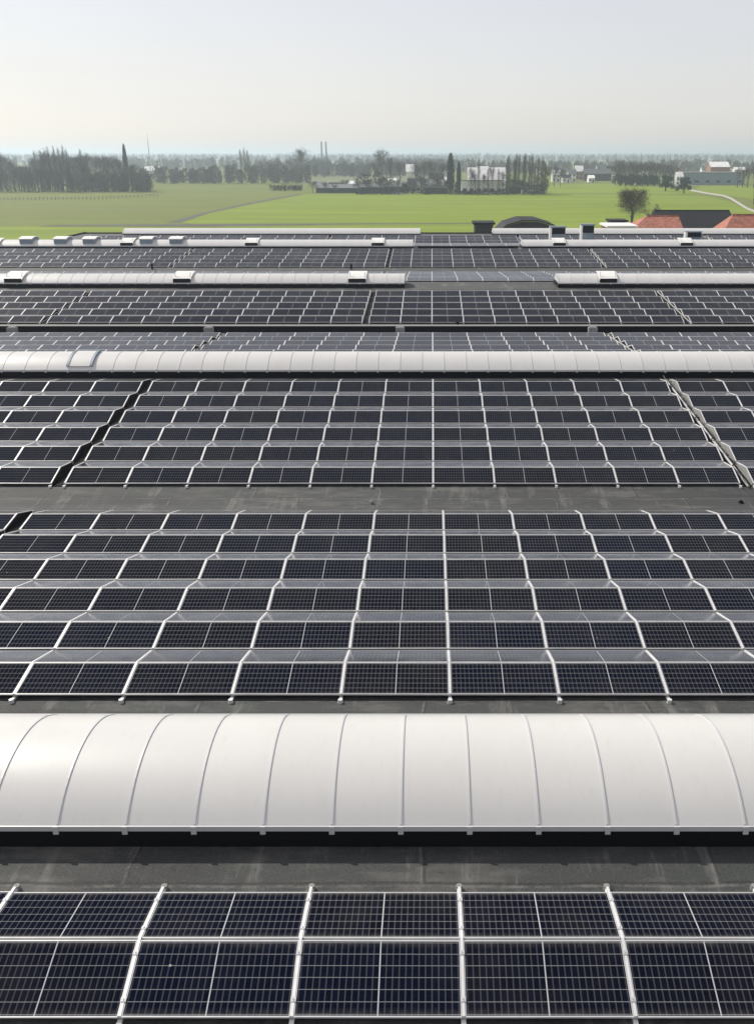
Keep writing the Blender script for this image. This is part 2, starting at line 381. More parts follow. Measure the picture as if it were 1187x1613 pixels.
# upstand along the second valley, with concrete blocks on it
up = empty('expansion_joint', (0, 61.9, roofz(61.9)), label='long black upstand strip along the roof valley with pale blocks', cat='roof joint')
mb = MB(); mb.box(XL + 1, XR - 1, -.18, .18, -.05, .38); mb.build('upstand', M['black'], up)
mb = MB(); mb.box(XL + 1, XR - 1, -.22, .22, .385, .42); mb.build('cap', M['pad'], up)
for i, px in enumerate((22, 330, 630, 932)):
    X = xat(px, 61.4, roofz(61.4)); mb = MB(); mb.box(-.29, .29, -.20, .25, 0, .37); mb.box(-.24, .24, -.15, .2, .37, .42)
    o = mb.build('concrete_block', M['concrete'], None, loc=(X, 61.25, roofz(61.2)))
    tag(o, 'pale concrete block against the black valley upstand, %s from the left' % ordinal(i + 1), 'block', 'blocks along the roof valley')
# thin black joint where the far skylight line is interrupted
for (X0, X1, Y, lab) in ((-1.6, 9.6, 109.2, 'thin black roof upstand between the two fourth line skylights'),):
    o = MB(); o.box(X0, X1, -.1, .1, -.05, .28); o = o.build('roof_upstand', M['black'], loc=(0, Y, RT)); tag(o, lab, 'upstand')

# ------------------------------------------------------------------ skylights
def arc(w, r, n=22):
    R = (w * w / 4 + r * r) / (2 * r); a = math.asin(w / 2 / R)
    return [(-R * sin(a - 2 * a * k / n), R * cos(a - 2 * a * k / n) - (R - r)) for k in range(n + 1)]
PITCHX = 1.039
def skylight(Yc, X0, X1, label, vents=(), hatch=None, ribs=True, endl=True):
    z0 = RT
    t = empty('barrel_skylight', (X0, Yc, z0), label=label, cat='skylight', group='white barrel skylights on the roof ridges')
    L = X1 - X0; W = 2.98; RISE = .54; CH = .36
    mb = MB(); mb.box(0, L, -W/2 - .02, W/2 + .02, -.10, CH); mb.build('curb', M['black'], t)
    A = [(y, z + CH + .02) for y, z in arc(W, RISE)]
    mb = MB(); kk = math.ceil((X0 + .47 + .03) / PITCHX); cuts = [X0]
    while -.47 + kk * PITCHX < X1 - .03: cuts.append(-.47 + kk * PITCHX); kk += 1
    cuts.append(X1)
    for c0, c1 in zip(cuts, cuts[1:]): mb.ribbon(A, c0 - X0 + .003, c1 - X0 - .003, .02)
    o = mb.build('glazing', M['vault'], t)
    bm_fix(o)
    for p in o.data.polygons: p.use_smooth = True
    o.data.set_sharp_from_angle(angle=radians(40))
    prof = [(y, z - .022) for y, z in A] + [(W/2, CH + .004), (-W/2, CH + .004)]
    for e in (.01, L - .03):
        mb = MB(); mb.prism(prof, e, e + .02); o = mb.build('end_panel', M['vault'], t); bm_fix(o)
    mb = MB(); mb.box(-.02, L + .02, -W/2 - .05, -W/2 - .022, CH - .05, CH + .035); mb.box(-.02, L + .02, W/2 + .022, W/2 + .05, CH - .05, CH + .035)
    mb.build('edge_profile', M['ribm'], t)
    if ribs:
        rb = [(y, z + .018) for y, z in A]
        me = None; kk = math.ceil((X0 + .47 + .03) / PITCHX)
        mbr = MB(); mbr.ribbon(rb, -.014, .014, .026); mbr.box(-.04, .04, -W/2 - .075, -W/2 - .052, CH - .09, CH + .05)
        me = mbr.mesh('rib', M['ribm'])
        while -.47 + kk * PITCHX < X1 - .03:
            link('rib', me, t, (-.47 + kk * PITCHX - X0, 0, 0)); kk += 1
    lx = [X0 + .035, X1 - .035]
    for e in lx:
        mb = MB(); mb.ribbon([(y, z + .026) for y, z in A], -.04, .04, .035); mb.build('end_rib', M['ribm'], t, loc=(e - X0, 0, 0))
    if hatch:
        h0, h1 = hatch; hb = MB()
        P2 = [(y, z + .07) for y, z in A if -1.45 < y < .15]
        hb.ribbon(P2, h0 - X0, h1 - X0, .045); ho = hb.build('hatch', M['vault'], t)
        fr = MB()
        for xx in (h0, h1): fr.ribbon([(y, z + .03) for y, z in P2], xx - X0 - .06, xx - X0 + .06, .10)
        yy, zz = P2[-1]; fr.box(h0 - X0, h1 - X0, yy - .05, yy + .1, zz - .1, zz + .03)
        fr.build('frame', M['duct'], ho)
    for (vx, kind) in vents:
        x = vx - X0; w = 1.35
        if kind == 'open':                             # flap standing open towards the viewer
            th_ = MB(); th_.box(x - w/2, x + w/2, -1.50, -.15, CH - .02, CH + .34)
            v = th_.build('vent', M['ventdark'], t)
            fl = MB(); Mx = Matrix.Translation((x, .1, CH + .72)) @ Matrix.Rotation(radians(10), 4, 'X')
            P2 = [(-1.65, -.16), (-1.2, -.03), (-.6, .05), (0, .03), (.25, -.03)]
            fl.ribbon(P2, -w/2 - .05, w/2 + .05, .07); fl.v = [tuple(Mx @ Vector(q)) for q in fl.v]
            fl.build('flap', M['vent'], v)
            st = MB()
            for s_ in (-1, 1): st.tube((x + s_ * (w/2 - .08), -1.2, CH + .3), (x + s_ * (w/2 - .08), -.9, CH + .78), .03, .03)
            st.build('strut', M['alu'], v)
        else:                                          # closed raised dome
            dm = MB(); dm.box(x - w/2, x + w/2, -1.25, 1.0, CH, CH + .74); v = dm.build('vent', M['bluehall'], t)
            cp = MB(); cp.ribbon([(-1.33, CH + .76), (-.7, CH + .90), (-.1, CH + .94), (.5, CH + .90), (1.08, CH + .78)], x - w/2 - .07, x + w/2 + .07, .09)
            cp.build('cap', M['vent'], v)
    return t
def bm_fix(o):
    import bmesh
    bm = bmesh.new(); bm.from_mesh(o.data); bmesh.ops.recalc_face_normals(bm, faces=bm.faces); bm.to_mesh(o.data); bm.free()

skylight(13.2, -22, 22, 'large white barrel skylight across the near roof ridge, nearest to the viewer')
skylight(45.5, -48, 48, 'unbroken white barrel skylight across the middle of the photo with one framed hatch', hatch=(-17.15, -16.05))
V3 = [(-33.0, 'open'), (-19.7, 'open'), (-5.9, 'open'), (13.9, 'open'), (27.2, 'open')]
skylight(77.7, -75, -2.15, 'left white barrel skylight of the third ridge, with open vent flaps', [v for v in V3 if v[0] < -2])
skylight(77.7, 9.95, 75, 'right white barrel skylight of the third ridge, with one open vent flap', [v for v in V3 if v[0] > 9])
V4 = [(-48.6, 'open'), (-45.0, 'dome'), (-41.2, 'dome'), (-38.0, 'dome'), (-33.8, 'open'), (-31.7, 'dome'), (-28.4, 'dome'), (-20.0, 'open'), (-6.0, 'open'), (14.1, 'open'), (28.2, 'open')]
skylight(110.0, -75, -2.1, 'left white barrel skylight of the fourth ridge, crowded with raised vents', [v for v in V4 if v[0] < -2], ribs=False)
skylight(110.0, 10.0, 75, 'right white barrel skylight of the fourth ridge, behind two grey ducts', [v for v in V4 if v[0] > 9], ribs=False)
skylight(127.5, -39.6, -1.5, 'left white barrel skylight at the far edge of the roof', ribs=False)
skylight(127.5, 7.8, 75, 'right white barrel skylight at the far edge of the roof', ribs=False)

# ------------------------------------------------------------------ solar panels
PW, PL, PT, BAY, TILT = 2.072, .995, .035, 2.12, radians(12)
def frame_mb():
    mb = MB(); f = .011; g = .018
    mb.box(-PW/2, PW/2, -PL/2, -PL/2 + g, 0, PT); mb.box(-PW/2, PW/2, PL/2 - g, PL/2, 0, PT)
    mb.box(-PW/2, -PW/2 + f, -PL/2 + g, PL/2 - g, 0, PT); mb.box(PW/2 - f, PW/2, -PL/2 + g, PL/2 - g, 0, PT)
    return mb
def glass_mb():
    mb = MB(); f = .011; a, b = PW/2 - f, PL/2 - .018
    mb.box(-a, a, -b, b, PT - .012, PT - .003)
    mb.uv[1] = [(-.22, -.12), (24.22, -.12), (24.22, 6.12), (-.22, 6.12)]
    return mb
frame_me = frame_mb().mesh('frame', M['alu']); glass_me = glass_mb().mesh('glass', M['cell'])

class Arr:
    def __init__(s, name, Y0, n, P, blocks, near): s.name, s.Y0, s.n, s.P, s.blocks, s.near = name, Y0, n, P, blocks, near
def blocks(start, ncol, lo, hi):
    L = ncol * BAY + .45; b = []; x = start
    while x > lo: x -= L
    while x < hi: b.append((x, ncol)); x += L
    return b
A_ = blocks(-12.68, 11, -60, 50); B_ = blocks(-4.24, 10, -60, 50)
A1 = [(x + .31, n) for x, n in A_]
ARR = [
    Arr('in front of the near skylight', 8.72, 1, 2.08, [(-12.36 + 0.03, 11)], True),
    Arr('behind the near skylight', 15.99, 6, 2.08, A1, True),
    Arr('before the second skylight', 30.95, 6, 2.09, A_, True),
    Arr('behind the second skylight', 47.35, 6, 2.10, A_, False),
    Arr('before the third ridge', 64.1, 5, 2.10, B_, False),
    Arr('behind the third ridge', 80.6, 6, 2.10, B_, False),
    Arr('before the fourth ridge', 97.3, 5, 2.15, B_, False),
    Arr('behind the fourth ridge', 112.4, 2, 2.10, A_, False),
    Arr('before the far skylights', 119.6, 3, 2.08, A_, False),
]
SIGNS = []
panels = []                                            # (area, arr, tent, side, X centre, matrix)
rails = []
for ai, a in enumerate(ARR):
    for t in range(a.n):
        y0 = a.Y0 + t * a.P; ym = y0 + PL * cos(TILT)
        sl = math.atan2(roofz(y0 + 2.0) - roofz(y0), 2.0)
        for side in (0, 1):
            tl = (TILT if side == 0 else -TILT) + sl
            zb = roofz(y0) + .075
            lead = Vector((0, PL * cos(TILT + sl), PL * sin(TILT + sl)))      # ridge of the tent from its front edge
            if side == 0: c = Vector((0, y0, zb)) + lead * .5
            else: c = Vector((0, y0, zb)) + lead + Vector((0, .02, 0)) + Vector((0, cos(tl), sin(tl))) * (PL / 2)
            for bi, (bx, nc) in enumerate(a.blocks):
                for k in range(nc):
                    X = bx + BAY * (k + .5)
                    if abs(X) > 62 or (ai >= 7 and X < XC + 2): continue
                    xl, yl = project(X - PW/2, c.y, c.z); xr, _ = project(X + PW/2, c.y, c.z)
                    _, ya = project(X, c.y - cos(tl) * PL/2, c.z - sin(tl) * PL/2); _, yb = project(X, c.y + cos(tl) * PL/2, c.z + sin(tl) * PL/2)
                    vis = max(0, min(xr, 1187) - max(xl, 0)); area = vis * max(0, ya - yb)
                    if ai == 0 and not (xr > -400 and xl < 1600): continue
                    panels.append([area, ai, t, side, X, c.copy(), tl, vis])
vis = sorted([p for p in panels if p[0] > 0 and p[1] <= 2], key=lambda p: -p[0])[:300]
visid = set(id(p) for p in vis)
# columns are counted from the left edge of the photo in each row
rows = {}
for p in panels:
    if p[7] > 2: rows.setdefault((p[1], p[2], p[3]), []).append(p)
for r in rows.values():
    r.sort(key=lambda p: p[4])
    for i, p in enumerate(r): p.append(i + 1)
def panel(p):
    area, ai, t, side, X, c, tl = p[:7]; k = p[8]
    if ARR[ai].n == 1: lab = '%s panel in front of the near skylight, %s from the left' % (('camera facing solar', 'away facing solar')[side], ordinal(k))
    else: lab = '%s solar panel, %s from left in %s row %s' % (('camera-facing', 'away-facing')[side], ordinal(k), ordinal(t + 1), ARR[ai].name)
    e = bpy.data.objects.new('solar_panel', None); COL.objects.link(e); e.location = (X, c.y, c.z)
    e.rotation_euler = (tl + rj.uniform(-.006, .006), rj.uniform(-.0025, .0025), 0); e.empty_display_size = .1
    tag(e, lab, 'solar panel', 'solar panels in the nearest three arrays')
    o = bpy.data.objects.new('frame', frame_me); COL.objects.link(o); o.parent = e
    o = bpy.data.objects.new('glass', glass_me); COL.objects.link(o); o.parent = e
rj = random.Random(8)
for p in vis: panel(p)
fm, gm = MB(), MB()
F0, G0 = frame_mb(), glass_mb()
rr = random.Random(5)
for p in panels:
    if id(p) in visid: continue
    Mx = Matrix.Translation((p[4], p[5].y, p[5].z)) @ Matrix.Rotation(p[6] + rr.uniform(-.012, .012), 4, 'X') @ Matrix.Rotation(rr.uniform(-.006, .006), 4, 'Y')
    nf = len(gm.f)
    fm.add([Mx @ Vector(v) for v in F0.v], F0.f); gm.add([Mx @ Vector(v) for v in G0.v], G0.f)
    gm.uv[nf + 1] = G0.uv[1]
fo = empty('solar_panels', (0, 60, RT), label='hundreds of further dark solar panels covering the roof beyond the second skylight', cat='solar panels', kind='stuff')
o1 = gm.build('glass', M['cell'], fo, loc=(0, -60, -RT)); o1['kind'] = 'stuff'
o2 = fm.build('frame', M['alu'], fo, loc=(0, -60, -RT)); o2['kind'] = 'stuff'

# ------------------------------------------------------------------ mounting rails, one per panel joint and array
def rail_pts(a):
    pts = []
    for t in range(a.n):
        y0 = a.Y0 + t * a.P; sl = math.atan2(roofz(y0 + 2.0) - roofz(y0), 2.0); zb = roofz(y0) + .075 + PT + .012
        r = (y0 + PL * cos(TILT + sl) + .015, zb + PL * sin(TILT + sl))
        e = (r[0] + .015 + PL * cos(sl - TILT), r[1] + PL * sin(sl - TILT))
        pts.append(((y0 - .0, zb), r, e))
    return pts
for ai, a in enumerate(ARR):
    tp = rail_pts(a); w = (.020, .017, .017, .019)[min(ai, 3)]
    ze, ym = roofz(a.Y0), a.Y0
    top = MB()
    for (p0, p1, p2) in tp: top.ribbon([(p0[0], p0[1]), p1, (p2[0], p2[1])], -w, w, .05)
    base = MB(); Ye = tp[-1][2][0] + .13; Ys = a.Y0 - .13
    segs = [Ys] + [q for q, _ in RP if Ys < q < Ye] + [Ye]
    base.ribbon([(y, roofz(y) + .055) for y in segs], -.03, .03, .05)
    clamp = MB(); clamp.box(-.034, .034, -.03, .03, .001, .009); clamp.tube((0, 0, .009), (0, 0, .02), .009, .009, 6); mc = clamp.mesh('clamp', M['alu'])
    clamps = [(a_[0] + (b_[0] - a_[0]) * f_, a_[1] + (b_[1] - a_[1]) * f_, math.atan2(b_[1] - a_[1], b_[0] - a_[0])) for p0, p1, p2 in tp[:1] for a_, b_ in ((p0, p1), (p1, p2)) for f_ in (.2, .8)]
    feet = MB(); feet.tube((0, Ys - .02, roofz(Ys) + .003), (0, Ys - .02, roofz(Ys) + .075), .055, .045, 10)
    feet2 = MB(); feet2.tube((0, Ye + .02, roofz(Ye) + .003), (0, Ye + .02, roofz(Ye) + .075), .055, .045, 10)
    post = MB()
    for (p0, p1, p2) in tp: post.box(-.02, .02, p1[0] - .02, p1[0] + .02, roofz(p1[0]) + .05, p1[1] - .05)
    if ai == 0:                                        # the near array's rails run on past the panels at both ends
        top = MB(); p0, p1, p2 = tp[0]; dz = (p2[1] - p1[1]) / (p2[0] - p1[0])
        top.ribbon([p0, p1, (p2[0] + .10, p2[1] + .10 * dz)], -w, w, .05)
    mt = top.mesh('top_profile', M['rail']); mbs = base.mesh('base_runner', M['rail']); mf = feet.mesh('foot', M['rail']); mf2 = feet2.mesh('foot', M['pad']); mp = post.mesh('post', M['alu'])
    whole = MB(); whole.add(top.v, top.f); whole.add(base.v, base.f); mw = whole.mesh('mounting_rail', M['rail'])
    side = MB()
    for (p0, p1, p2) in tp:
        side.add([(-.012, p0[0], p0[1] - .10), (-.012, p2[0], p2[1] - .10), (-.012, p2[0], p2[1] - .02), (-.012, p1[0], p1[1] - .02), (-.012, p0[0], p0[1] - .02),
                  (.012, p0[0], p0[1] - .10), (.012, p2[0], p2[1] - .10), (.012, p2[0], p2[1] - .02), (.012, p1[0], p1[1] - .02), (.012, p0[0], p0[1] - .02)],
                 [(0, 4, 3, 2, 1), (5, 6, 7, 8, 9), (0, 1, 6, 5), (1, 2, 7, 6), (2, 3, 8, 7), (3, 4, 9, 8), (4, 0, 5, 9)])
    ms = side.mesh('side_plate', M['concrete']); ms_shade = side.mesh('side_plate', M['black'])  # black copy, added at the right-hand ends, has their shade painted in
    xs = []
    for bx, nc in a.blocks:
        for k in range(nc + 1): xs.append((bx + BAY * k + (.015 if k == 0 else -.015 if k == nc else 0), k == 0, k == nc))
    if ai == 0: xs = [q for q in xs if -9 < q[0] < 9]
    if ai >= 7: xs = [q for q in xs if q[0] > XC + 1]
    xs.sort(); cnt = 0
    for X, first, last in xs:
        if abs(X) > 62: continue
        q0 = project(X, tp[0][0][0], tp[0][0][1]); q1 = project(X, tp[-1][2][0], tp[-1][2][1])
        seen = (-3 < q0[0] < 1190) or (-3 < q1[0] < 1190)
        if ai >= 3 and not (-250 < q1[0] < 1450): continue
        if ai < 3 and not (-400 < q1[0] < 1600): continue
        if seen: cnt += 1
        lab = 'bright aluminium mounting rail %s, %s from left' % (a.name, ordinal(cnt)) if seen else None
        if ai < 3:
            e = bpy.data.objects.new('mounting_rail', None); COL.objects.link(e); e.location = (X, 0, 0)
            for nm, me in (('top_profile', mt), ('base_runner', mbs), ('foot', mf), ('foot', mf2), ('post', mp)):
                o = bpy.data.objects.new(nm, me); COL.objects.link(o); o.parent = e
            for y_, z_, r_ in (clamps if ai == 0 else ()):
                o = bpy.data.objects.new('clamp', mc); COL.objects.link(o); o.parent = e; o.location = (0, y_, z_); o.rotation_euler = (r_, 0, 0)
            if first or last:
                o = bpy.data.objects.new('side_plate', ms if first else ms_shade); COL.objects.link(o); o.parent = e; o.location = ((-.045 if first else .045), 0, 0)
        else:
            e = bpy.data.objects.new('mounting_rail', mw); COL.objects.link(e); e.location = (X, 0, 0)
        tag(e, lab or 'bright aluminium mounting rail outside the edge of the photo', 'mounting rail', 'mounting rails between the solar panels')

# added black strips that paint the shade in the gaps between the blocks
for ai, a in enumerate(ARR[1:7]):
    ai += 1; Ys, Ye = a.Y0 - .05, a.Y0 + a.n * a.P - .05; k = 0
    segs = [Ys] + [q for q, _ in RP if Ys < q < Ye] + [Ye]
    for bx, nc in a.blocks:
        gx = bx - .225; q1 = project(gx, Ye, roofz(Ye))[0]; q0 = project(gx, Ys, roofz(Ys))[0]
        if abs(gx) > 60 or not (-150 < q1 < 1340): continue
        if -5 < q1 < 1192 or -5 < q0 < 1192: k += 1; lab = 'painted shade strip in the gap %s, %s gap from the left' % (a.name, ordinal(k))
        else: lab = 'painted shade strip in a gap outside the photo'
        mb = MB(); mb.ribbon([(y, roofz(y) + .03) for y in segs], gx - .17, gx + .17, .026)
        tag(mb.build('shade_strip', M['black']), lab, 'mat', 'painted shade strips between the panel blocks')
# cable trays running down the gaps between the blocks
for ai, gx, lab in ((2, 10.64 + .225, 'grey cable tray in the gap at right of the array before the second skylight'),):
    a = ARR[ai]; Ys, Ye = a.Y0 - .2, a.Y0 + a.n * a.P
    mb = MB(); rr = random.Random(3)
    t = empty('cable_tray', (gx, Ys, roofz(Ys)), label=lab, cat='cable tray')
    mb.ribbon([(0, .10), (Ye - Ys, roofz(Ye) - roofz(Ys) + .10)], -.035, .035, .04); mb.build('tray', M['rail'], t)
    cb = MB(); last = Vector((0, 0, .12)); y = 0
    while y < Ye - Ys:
        y += .35; nx = Vector((rr.uniform(-.12, .12), y, roofz(Ys + y) - roofz(Ys) + rr.uniform(.09, .22))); cb.tube(last, nx, .02, .02, 5); last = nx
    cb.build('cable', M['cable'], t)

# small roof fittings
def cowl(px, py, lab, h=.25, r=.09, m='pad'):
    for _ in range(1):
        Y = 20.0
        for i in range(60):
            z = roofz(Y); yy = project(0, Y, z)[1]; Y += (yy - py) * .02 * Y / 10
        X = xat(px, Y, roofz(Y))
    e = empty('roof_vent', (X, Y, roofz(Y) - .01), label=lab, cat='roof vent')
    mb = MB(); mb.tube((0, 0, 0), (0, 0, h), r * .6, r * .6, 10); mb.build('pipe', M[m], e)
    mb = MB(); mb.tube((0, 0, h), (0, 0, h + r * .7), r, r * .5, 10); mb.build('cap', M[m], e)
cowl(585, 793, 'small pale vent pipe in the grey roof valley', .07, .07, 'concrete')
cowl(1166, 792, 'small black vent on the grey roof valley near right edge', .03, .09, 'black')
cowl(720, 519, 'small dark vent pipe by the black valley upstand', .45, .14, 'black')
cowl(240, 424, 'small dark vent pipe left of the third ridge array', .4, .16, 'black')
cowl(553, 424, 'small dark vent pipe right above the open vent flap', .4, .16, 'black')

# grey ducts near the far skylights
def duct(x0, x1, ytop, ybase, Y, lab, post=True):
    zt = zat(ytop, Y); zb = roofz(Y); X0, X1 = xat(x0, Y, zt), xat(x1, Y, zt); w = X1 - X0; h = zt - zb
    e = empty('roof_duct', ((X0 + X1) / 2, Y, zb), label=lab, cat='duct', group='grey ducts on the far roof')
    mb = MB(); mb.box(-w * .38, w/2, -.5, .5, 0, h * .62); mb.build('casing', M['duct'], e)
    mb = MB(); mb.box(-w * .36, w/2 - .04, -.46, .5, h * .62, h * .93); mb.build('louvre', M['ventdark'], e)
    mb = MB(); mb.box(-w/2, w/2 + .05, -.55, .55, h * .93, h); mb.build('cap', M['bluehall'], e)
    mb = MB(); mb.box(-w/2, -w * .38, -.5, .5, 0, h * .93); mb.build('side_post', M['rail'], e)
duct(865, 890, 356, 380, 113.5, 'low grey blue duct with dark louvre beside a vent flap', False)
duct(914, 935, 352.5, 380, 112.5, 'tallest grey blue duct with pale post at the far skylights')
duct(1078, 1103, 364, 377, 116.0, 'small grey duct near right edge between the far skylights')

# ================================================================== trees
def limb_tree(rng, H, W, trunk_r, mode='round', ntw=1400, tw=(.5, 1.3), twid=.09, fill=.38):
    T, C = MB(), MB(); tips = []
    def grow(p, d, L, r, lev):
        q = p + d * L; T.tube(p, q, r, r * .68, 6 if lev == 0 else 4 if lev < 3 else 3)
        if lev >= (4 if mode == 'round' else 3): tips.append((q, d)); return
        if lev >= 2: tips.append((q, d))
        n = rng.choice((2, 3, 3)) if lev else rng.choice((3, 4))
        for i in range(n):
            sp = rng.uniform(.35, .8) if mode == 'round' else rng.uniform(.12, .3)
            az = rng.uniform(0, 2 * pi)
            nd = (d + Vector((cos(az), sin(az), 0)) * sp + Vector((0, 0, .18 if mode == 'round' else .6))).normalized()
            grow(q, nd, L * rng.uniform(.62, .86), r * .62, lev + 1)
    if mode == 'poplar':
        T.tube((0, 0, 0), (0, 0, H * .95), trunk_r, trunk_r * .12, 6)
        z = H * .10
        while z < H * .93:
            az = rng.uniform(0, 2 * pi); f = sin(pi * min(1, (z / H + .12))) ** .6
            d = Vector((cos(az) * .28, sin(az) * .28, 1)).normalized(); L = H * .16 * f + .4
            p = Vector((0, 0, z)); q = p + d * L; T.tube(p, q, trunk_r * .22, .02, 3); tips.append((p.lerp(q, .6), d)); tips.append((q, d)); z += H * .014
        for i in range(ntw):
            p, d = rng.choice(tips); z0 = rng.random() ** .9
            rad = W / 2 * (sin(pi * min(.98, z0 * .85 + .12)) ** .7)
            az = rng.uniform(0, 2 * pi); rr_ = rad * sqrt(rng.random())
            c = Vector((cos(az) * rr_, sin(az) * rr_, H * (.10 + .9 * z0)))
            if rng.random() < .5: c = p + Vector((rng.gauss(0, W * .08), rng.gauss(0, W * .08), rng.gauss(0, .4)))
            sliver(C, rng, c, Vector((cos(az) * .25, sin(az) * .25, 1)), rng.uniform(*tw), twid)
    else:
        base = H * rng.uniform(.16, .24)
        T.tube((0, 0, 0), (0, 0, base), trunk_r * 1.25, trunk_r, 8)
        grow(Vector((0, 0, base)), Vector((rng.uniform(-.08, .08), rng.uniform(-.08, .08), 1)).normalized(), H * .17, trunk_r, 0)
        mz = max(t[0].z for t in tips); mr = sorted((t[0].xy.length for t in tips))[int(len(tips) * .92)]
        sx = (W / 2 * .9) / max(mr, .1); sz = (H * .95 - base) / (mz - base)
        fix = lambda v: Vector((v[0] * sx, v[1] * sx, base + (v[2] - base) * sz)) if v[2] > base else Vector(v)
        T.v = [tuple(fix(v)) for v in T.v]; tips = [(fix(p), d) for p, d in tips]
        for i in range(ntw):
            p, d = rng.choice(tips); s = W * .06; u = rng.random() ** .45
            ax = Vector((0, 0, base + (p.z - base) * rng.uniform(.1, .7)))
            c = ax.lerp(p, u) + Vector((rng.gauss(0, s), rng.gauss(0, s), rng.gauss(0, s * .9)))
            if rng.random() < fill:
                while 1:
                    e_ = Vector((rng.uniform(-1, 1), rng.uniform(-1, 1), rng.uniform(-1, 1)))
                    if .25 < e_.length < 1: break
                e_ *= .80 + .55 * noise.noise(e_.normalized() * 2.6 + Vector((H, W, 3))) + .12 * rng.random()
                c = Vector((e_.x * W * .5, e_.y * W * .5, H * .58 + e_.z * H * .40))
            elif rng.random() < .3: c.z = max(base * .8, c.z - abs(rng.gauss(0, H * .16)))
            out = Vector((c.x, c.y, (c.z - H * .5))).normalized() + Vector((rng.gauss(0, .5), rng.gauss(0, .5), rng.gauss(.3, .5)))
            sliver(C, rng, c, out, rng.uniform(*tw), twid)
    return T, C
def sliver(C, rng, c, d, L, w):
    d = Vector(d).normalized(); s = d.cross(Vector((rng.gauss(0, 1), rng.gauss(0, 1), rng.gauss(0, 1)))).normalized() * w
    C.add([c - s, c + s, c + d * L], [(0, 1, 2)])
def leafy(rng, H, W, n=2500, size=.35, low=.0):
    T, C = MB(), MB(); T.tube((0, 0, 0), (0, 0, H * .7), W * .05, W * .02, 6); ends = []
    for i in range(7):
        az = i * 2.4; q = Vector((cos(az) * W * .3, sin(az) * W * .3, H * rng.uniform(.45, .85))); T.tube((0, 0, H * rng.uniform(.15, .4)), q, W * .025, W * .008, 4); ends.append(q)
    cl = [(Vector((rng.gauss(0, W * .2), rng.gauss(0, W * .2), H * rng.uniform(.25 + low, .85))), rng.uniform(.12, .22) * W) for i in range(16)]
    for i in range(n):
        c, r = rng.choice(cl); v = Vector((rng.gauss(0, 1), rng.gauss(0, 1), rng.gauss(0, .9))); v = v.normalized() * r * rng.random() ** .4
        sliver(C, rng, c + v, Vector((rng.gauss(0, 1), rng.gauss(0, 1), rng.gauss(0, 1))), size * rng.uniform(.6, 1.3), size * .45)
    return T, C
def meshes(T, C, m1, m2): return T.mesh('trunk', M[m1]), C.mesh('crown', M[m2])
R0 = random.Random(11)
TYPES = {
  'round': [meshes(*limb_tree(R0, 15, 11, .26, ntw=2300, twid=.045), 'bark', 'twig') for _ in range(4)],
  'tall': [meshes(*limb_tree(R0, 20, 9, .28, ntw=1300, twid=.045), 'bark', 'twig') for _ in range(3)],
  'poplar': [meshes(*limb_tree(R0, 20, 3.0, .24, 'poplar', ntw=1100, twid=.045), 'bark', 'twig') for _ in range(3)],
  'thinpoplar': [meshes(*limb_tree(R0, 20, 2.4, .24, 'poplar', ntw=600, twid=.045), 'bark', 'twig') for _ in range(3)],
  'ever': [meshes(*leafy(R0, 10, 7, 2600, .5), 'bark', 'ivy') for _ in range(2)],
  'bush': [meshes(*leafy(R0, 5, 6, 1500, .45), 'bark', 'darkhedge') for _ in range(2)],
  'catkin': [meshes(*leafy(R0, 14, 8, 2200, .45), 'bark', 'catkin')],
  'column': [meshes(*limb_tree(R0, 20, 3.4, .4, 'poplar', ntw=3500, twid=.1), 'bark', 'ivy')],
}
HT = dict(round=15, tall=20, poplar=20, thinpoplar=20, ever=10, bush=5, catkin=14, column=20)
WD = dict(round=11, tall=9, poplar=3.2, thinpoplar=2.6, ever=7, bush=6, catkin=8, column=3.4)
def tree(kind, X, Y, H, W=None, name='bare_tree', label='', cat='tree', group=None):
    me = R0.choice(TYPES[kind]); e = bpy.data.objects.new(name, None); COL.objects.link(e); e.location = (X, Y, 0)
    e.rotation_euler = (0, 0, R0.uniform(0, 6.28)); s = H / HT[kind]; w = (W / WD[kind]) if W else s; e.scale = (w, w, s)
    for nm, m_ in zip(('trunk', 'crown'), me):
        o = bpy.data.objects.new(nm, m_); COL.objects.link(o); o.parent = e
    return tag(e, label, cat, group)
def ptree(kind, px, ytop, Y, wpx=None, **k):           # a tree by the place of its crown in the photo
    X = xat(px, Y); H = zat(ytop, Y); s = FPX / (Y * cos(PITCH) + 7); return tree(kind, X, Y, H, wpx / s if wpx else None, **k)

# left wood beyond the pasture
lw = dict(name='bare_tree', label='bare blue grey tree in the hazy wood beyond the left pasture', group='trees of the left wood')
prof_l = [(0, 236), (12, 232), (30, 262), (45, 262), (60, 248), (75, 230), (88, 240), (110, 236), (125, 240), (140, 240), (155, 238), (172, 238), (190, 246), (205, 252), (222, 260), (240, 268)]
def pl_at(x, pr):
    for (a, b), (c, d) in zip(pr, pr[1:]):
        if a <= x <= c: return b + (d - b) * (x - a) / (c - a)
    return pr[-1][1]
x = -40
while x < 240:
    y = pl_at(max(x, 0), prof_l) + R0.uniform(-2, 5); ptree('tall' if R0.random() < .45 else 'round', x, y, R0.uniform(560, 600), R0.uniform(24, 36), **lw); x += R0.uniform(7, 13)
for x in range(-30, 236, 11):                          # lower trees in front
    ptree('round', x + R0.uniform(-3, 3), 262 + R0.uniform(-4, 8) + max(0, x - 190) * .2, R0.uniform(548, 562), 30, **lw)
for x, y in ((62, 238), (84, 232), (93, 231), (100, 234), (107, 229), (112, 236), (134, 236)):
    ptree('thinpoplar', x, y, R0.uniform(545, 560), 9, name='poplar_tree', label='slim bare poplar rising from the left wood', group='poplars of the left wood')
ptree('column', 202, 229, 590, 8, name='poplar_tree', label='single dark column shaped poplar at right end of the left wood')
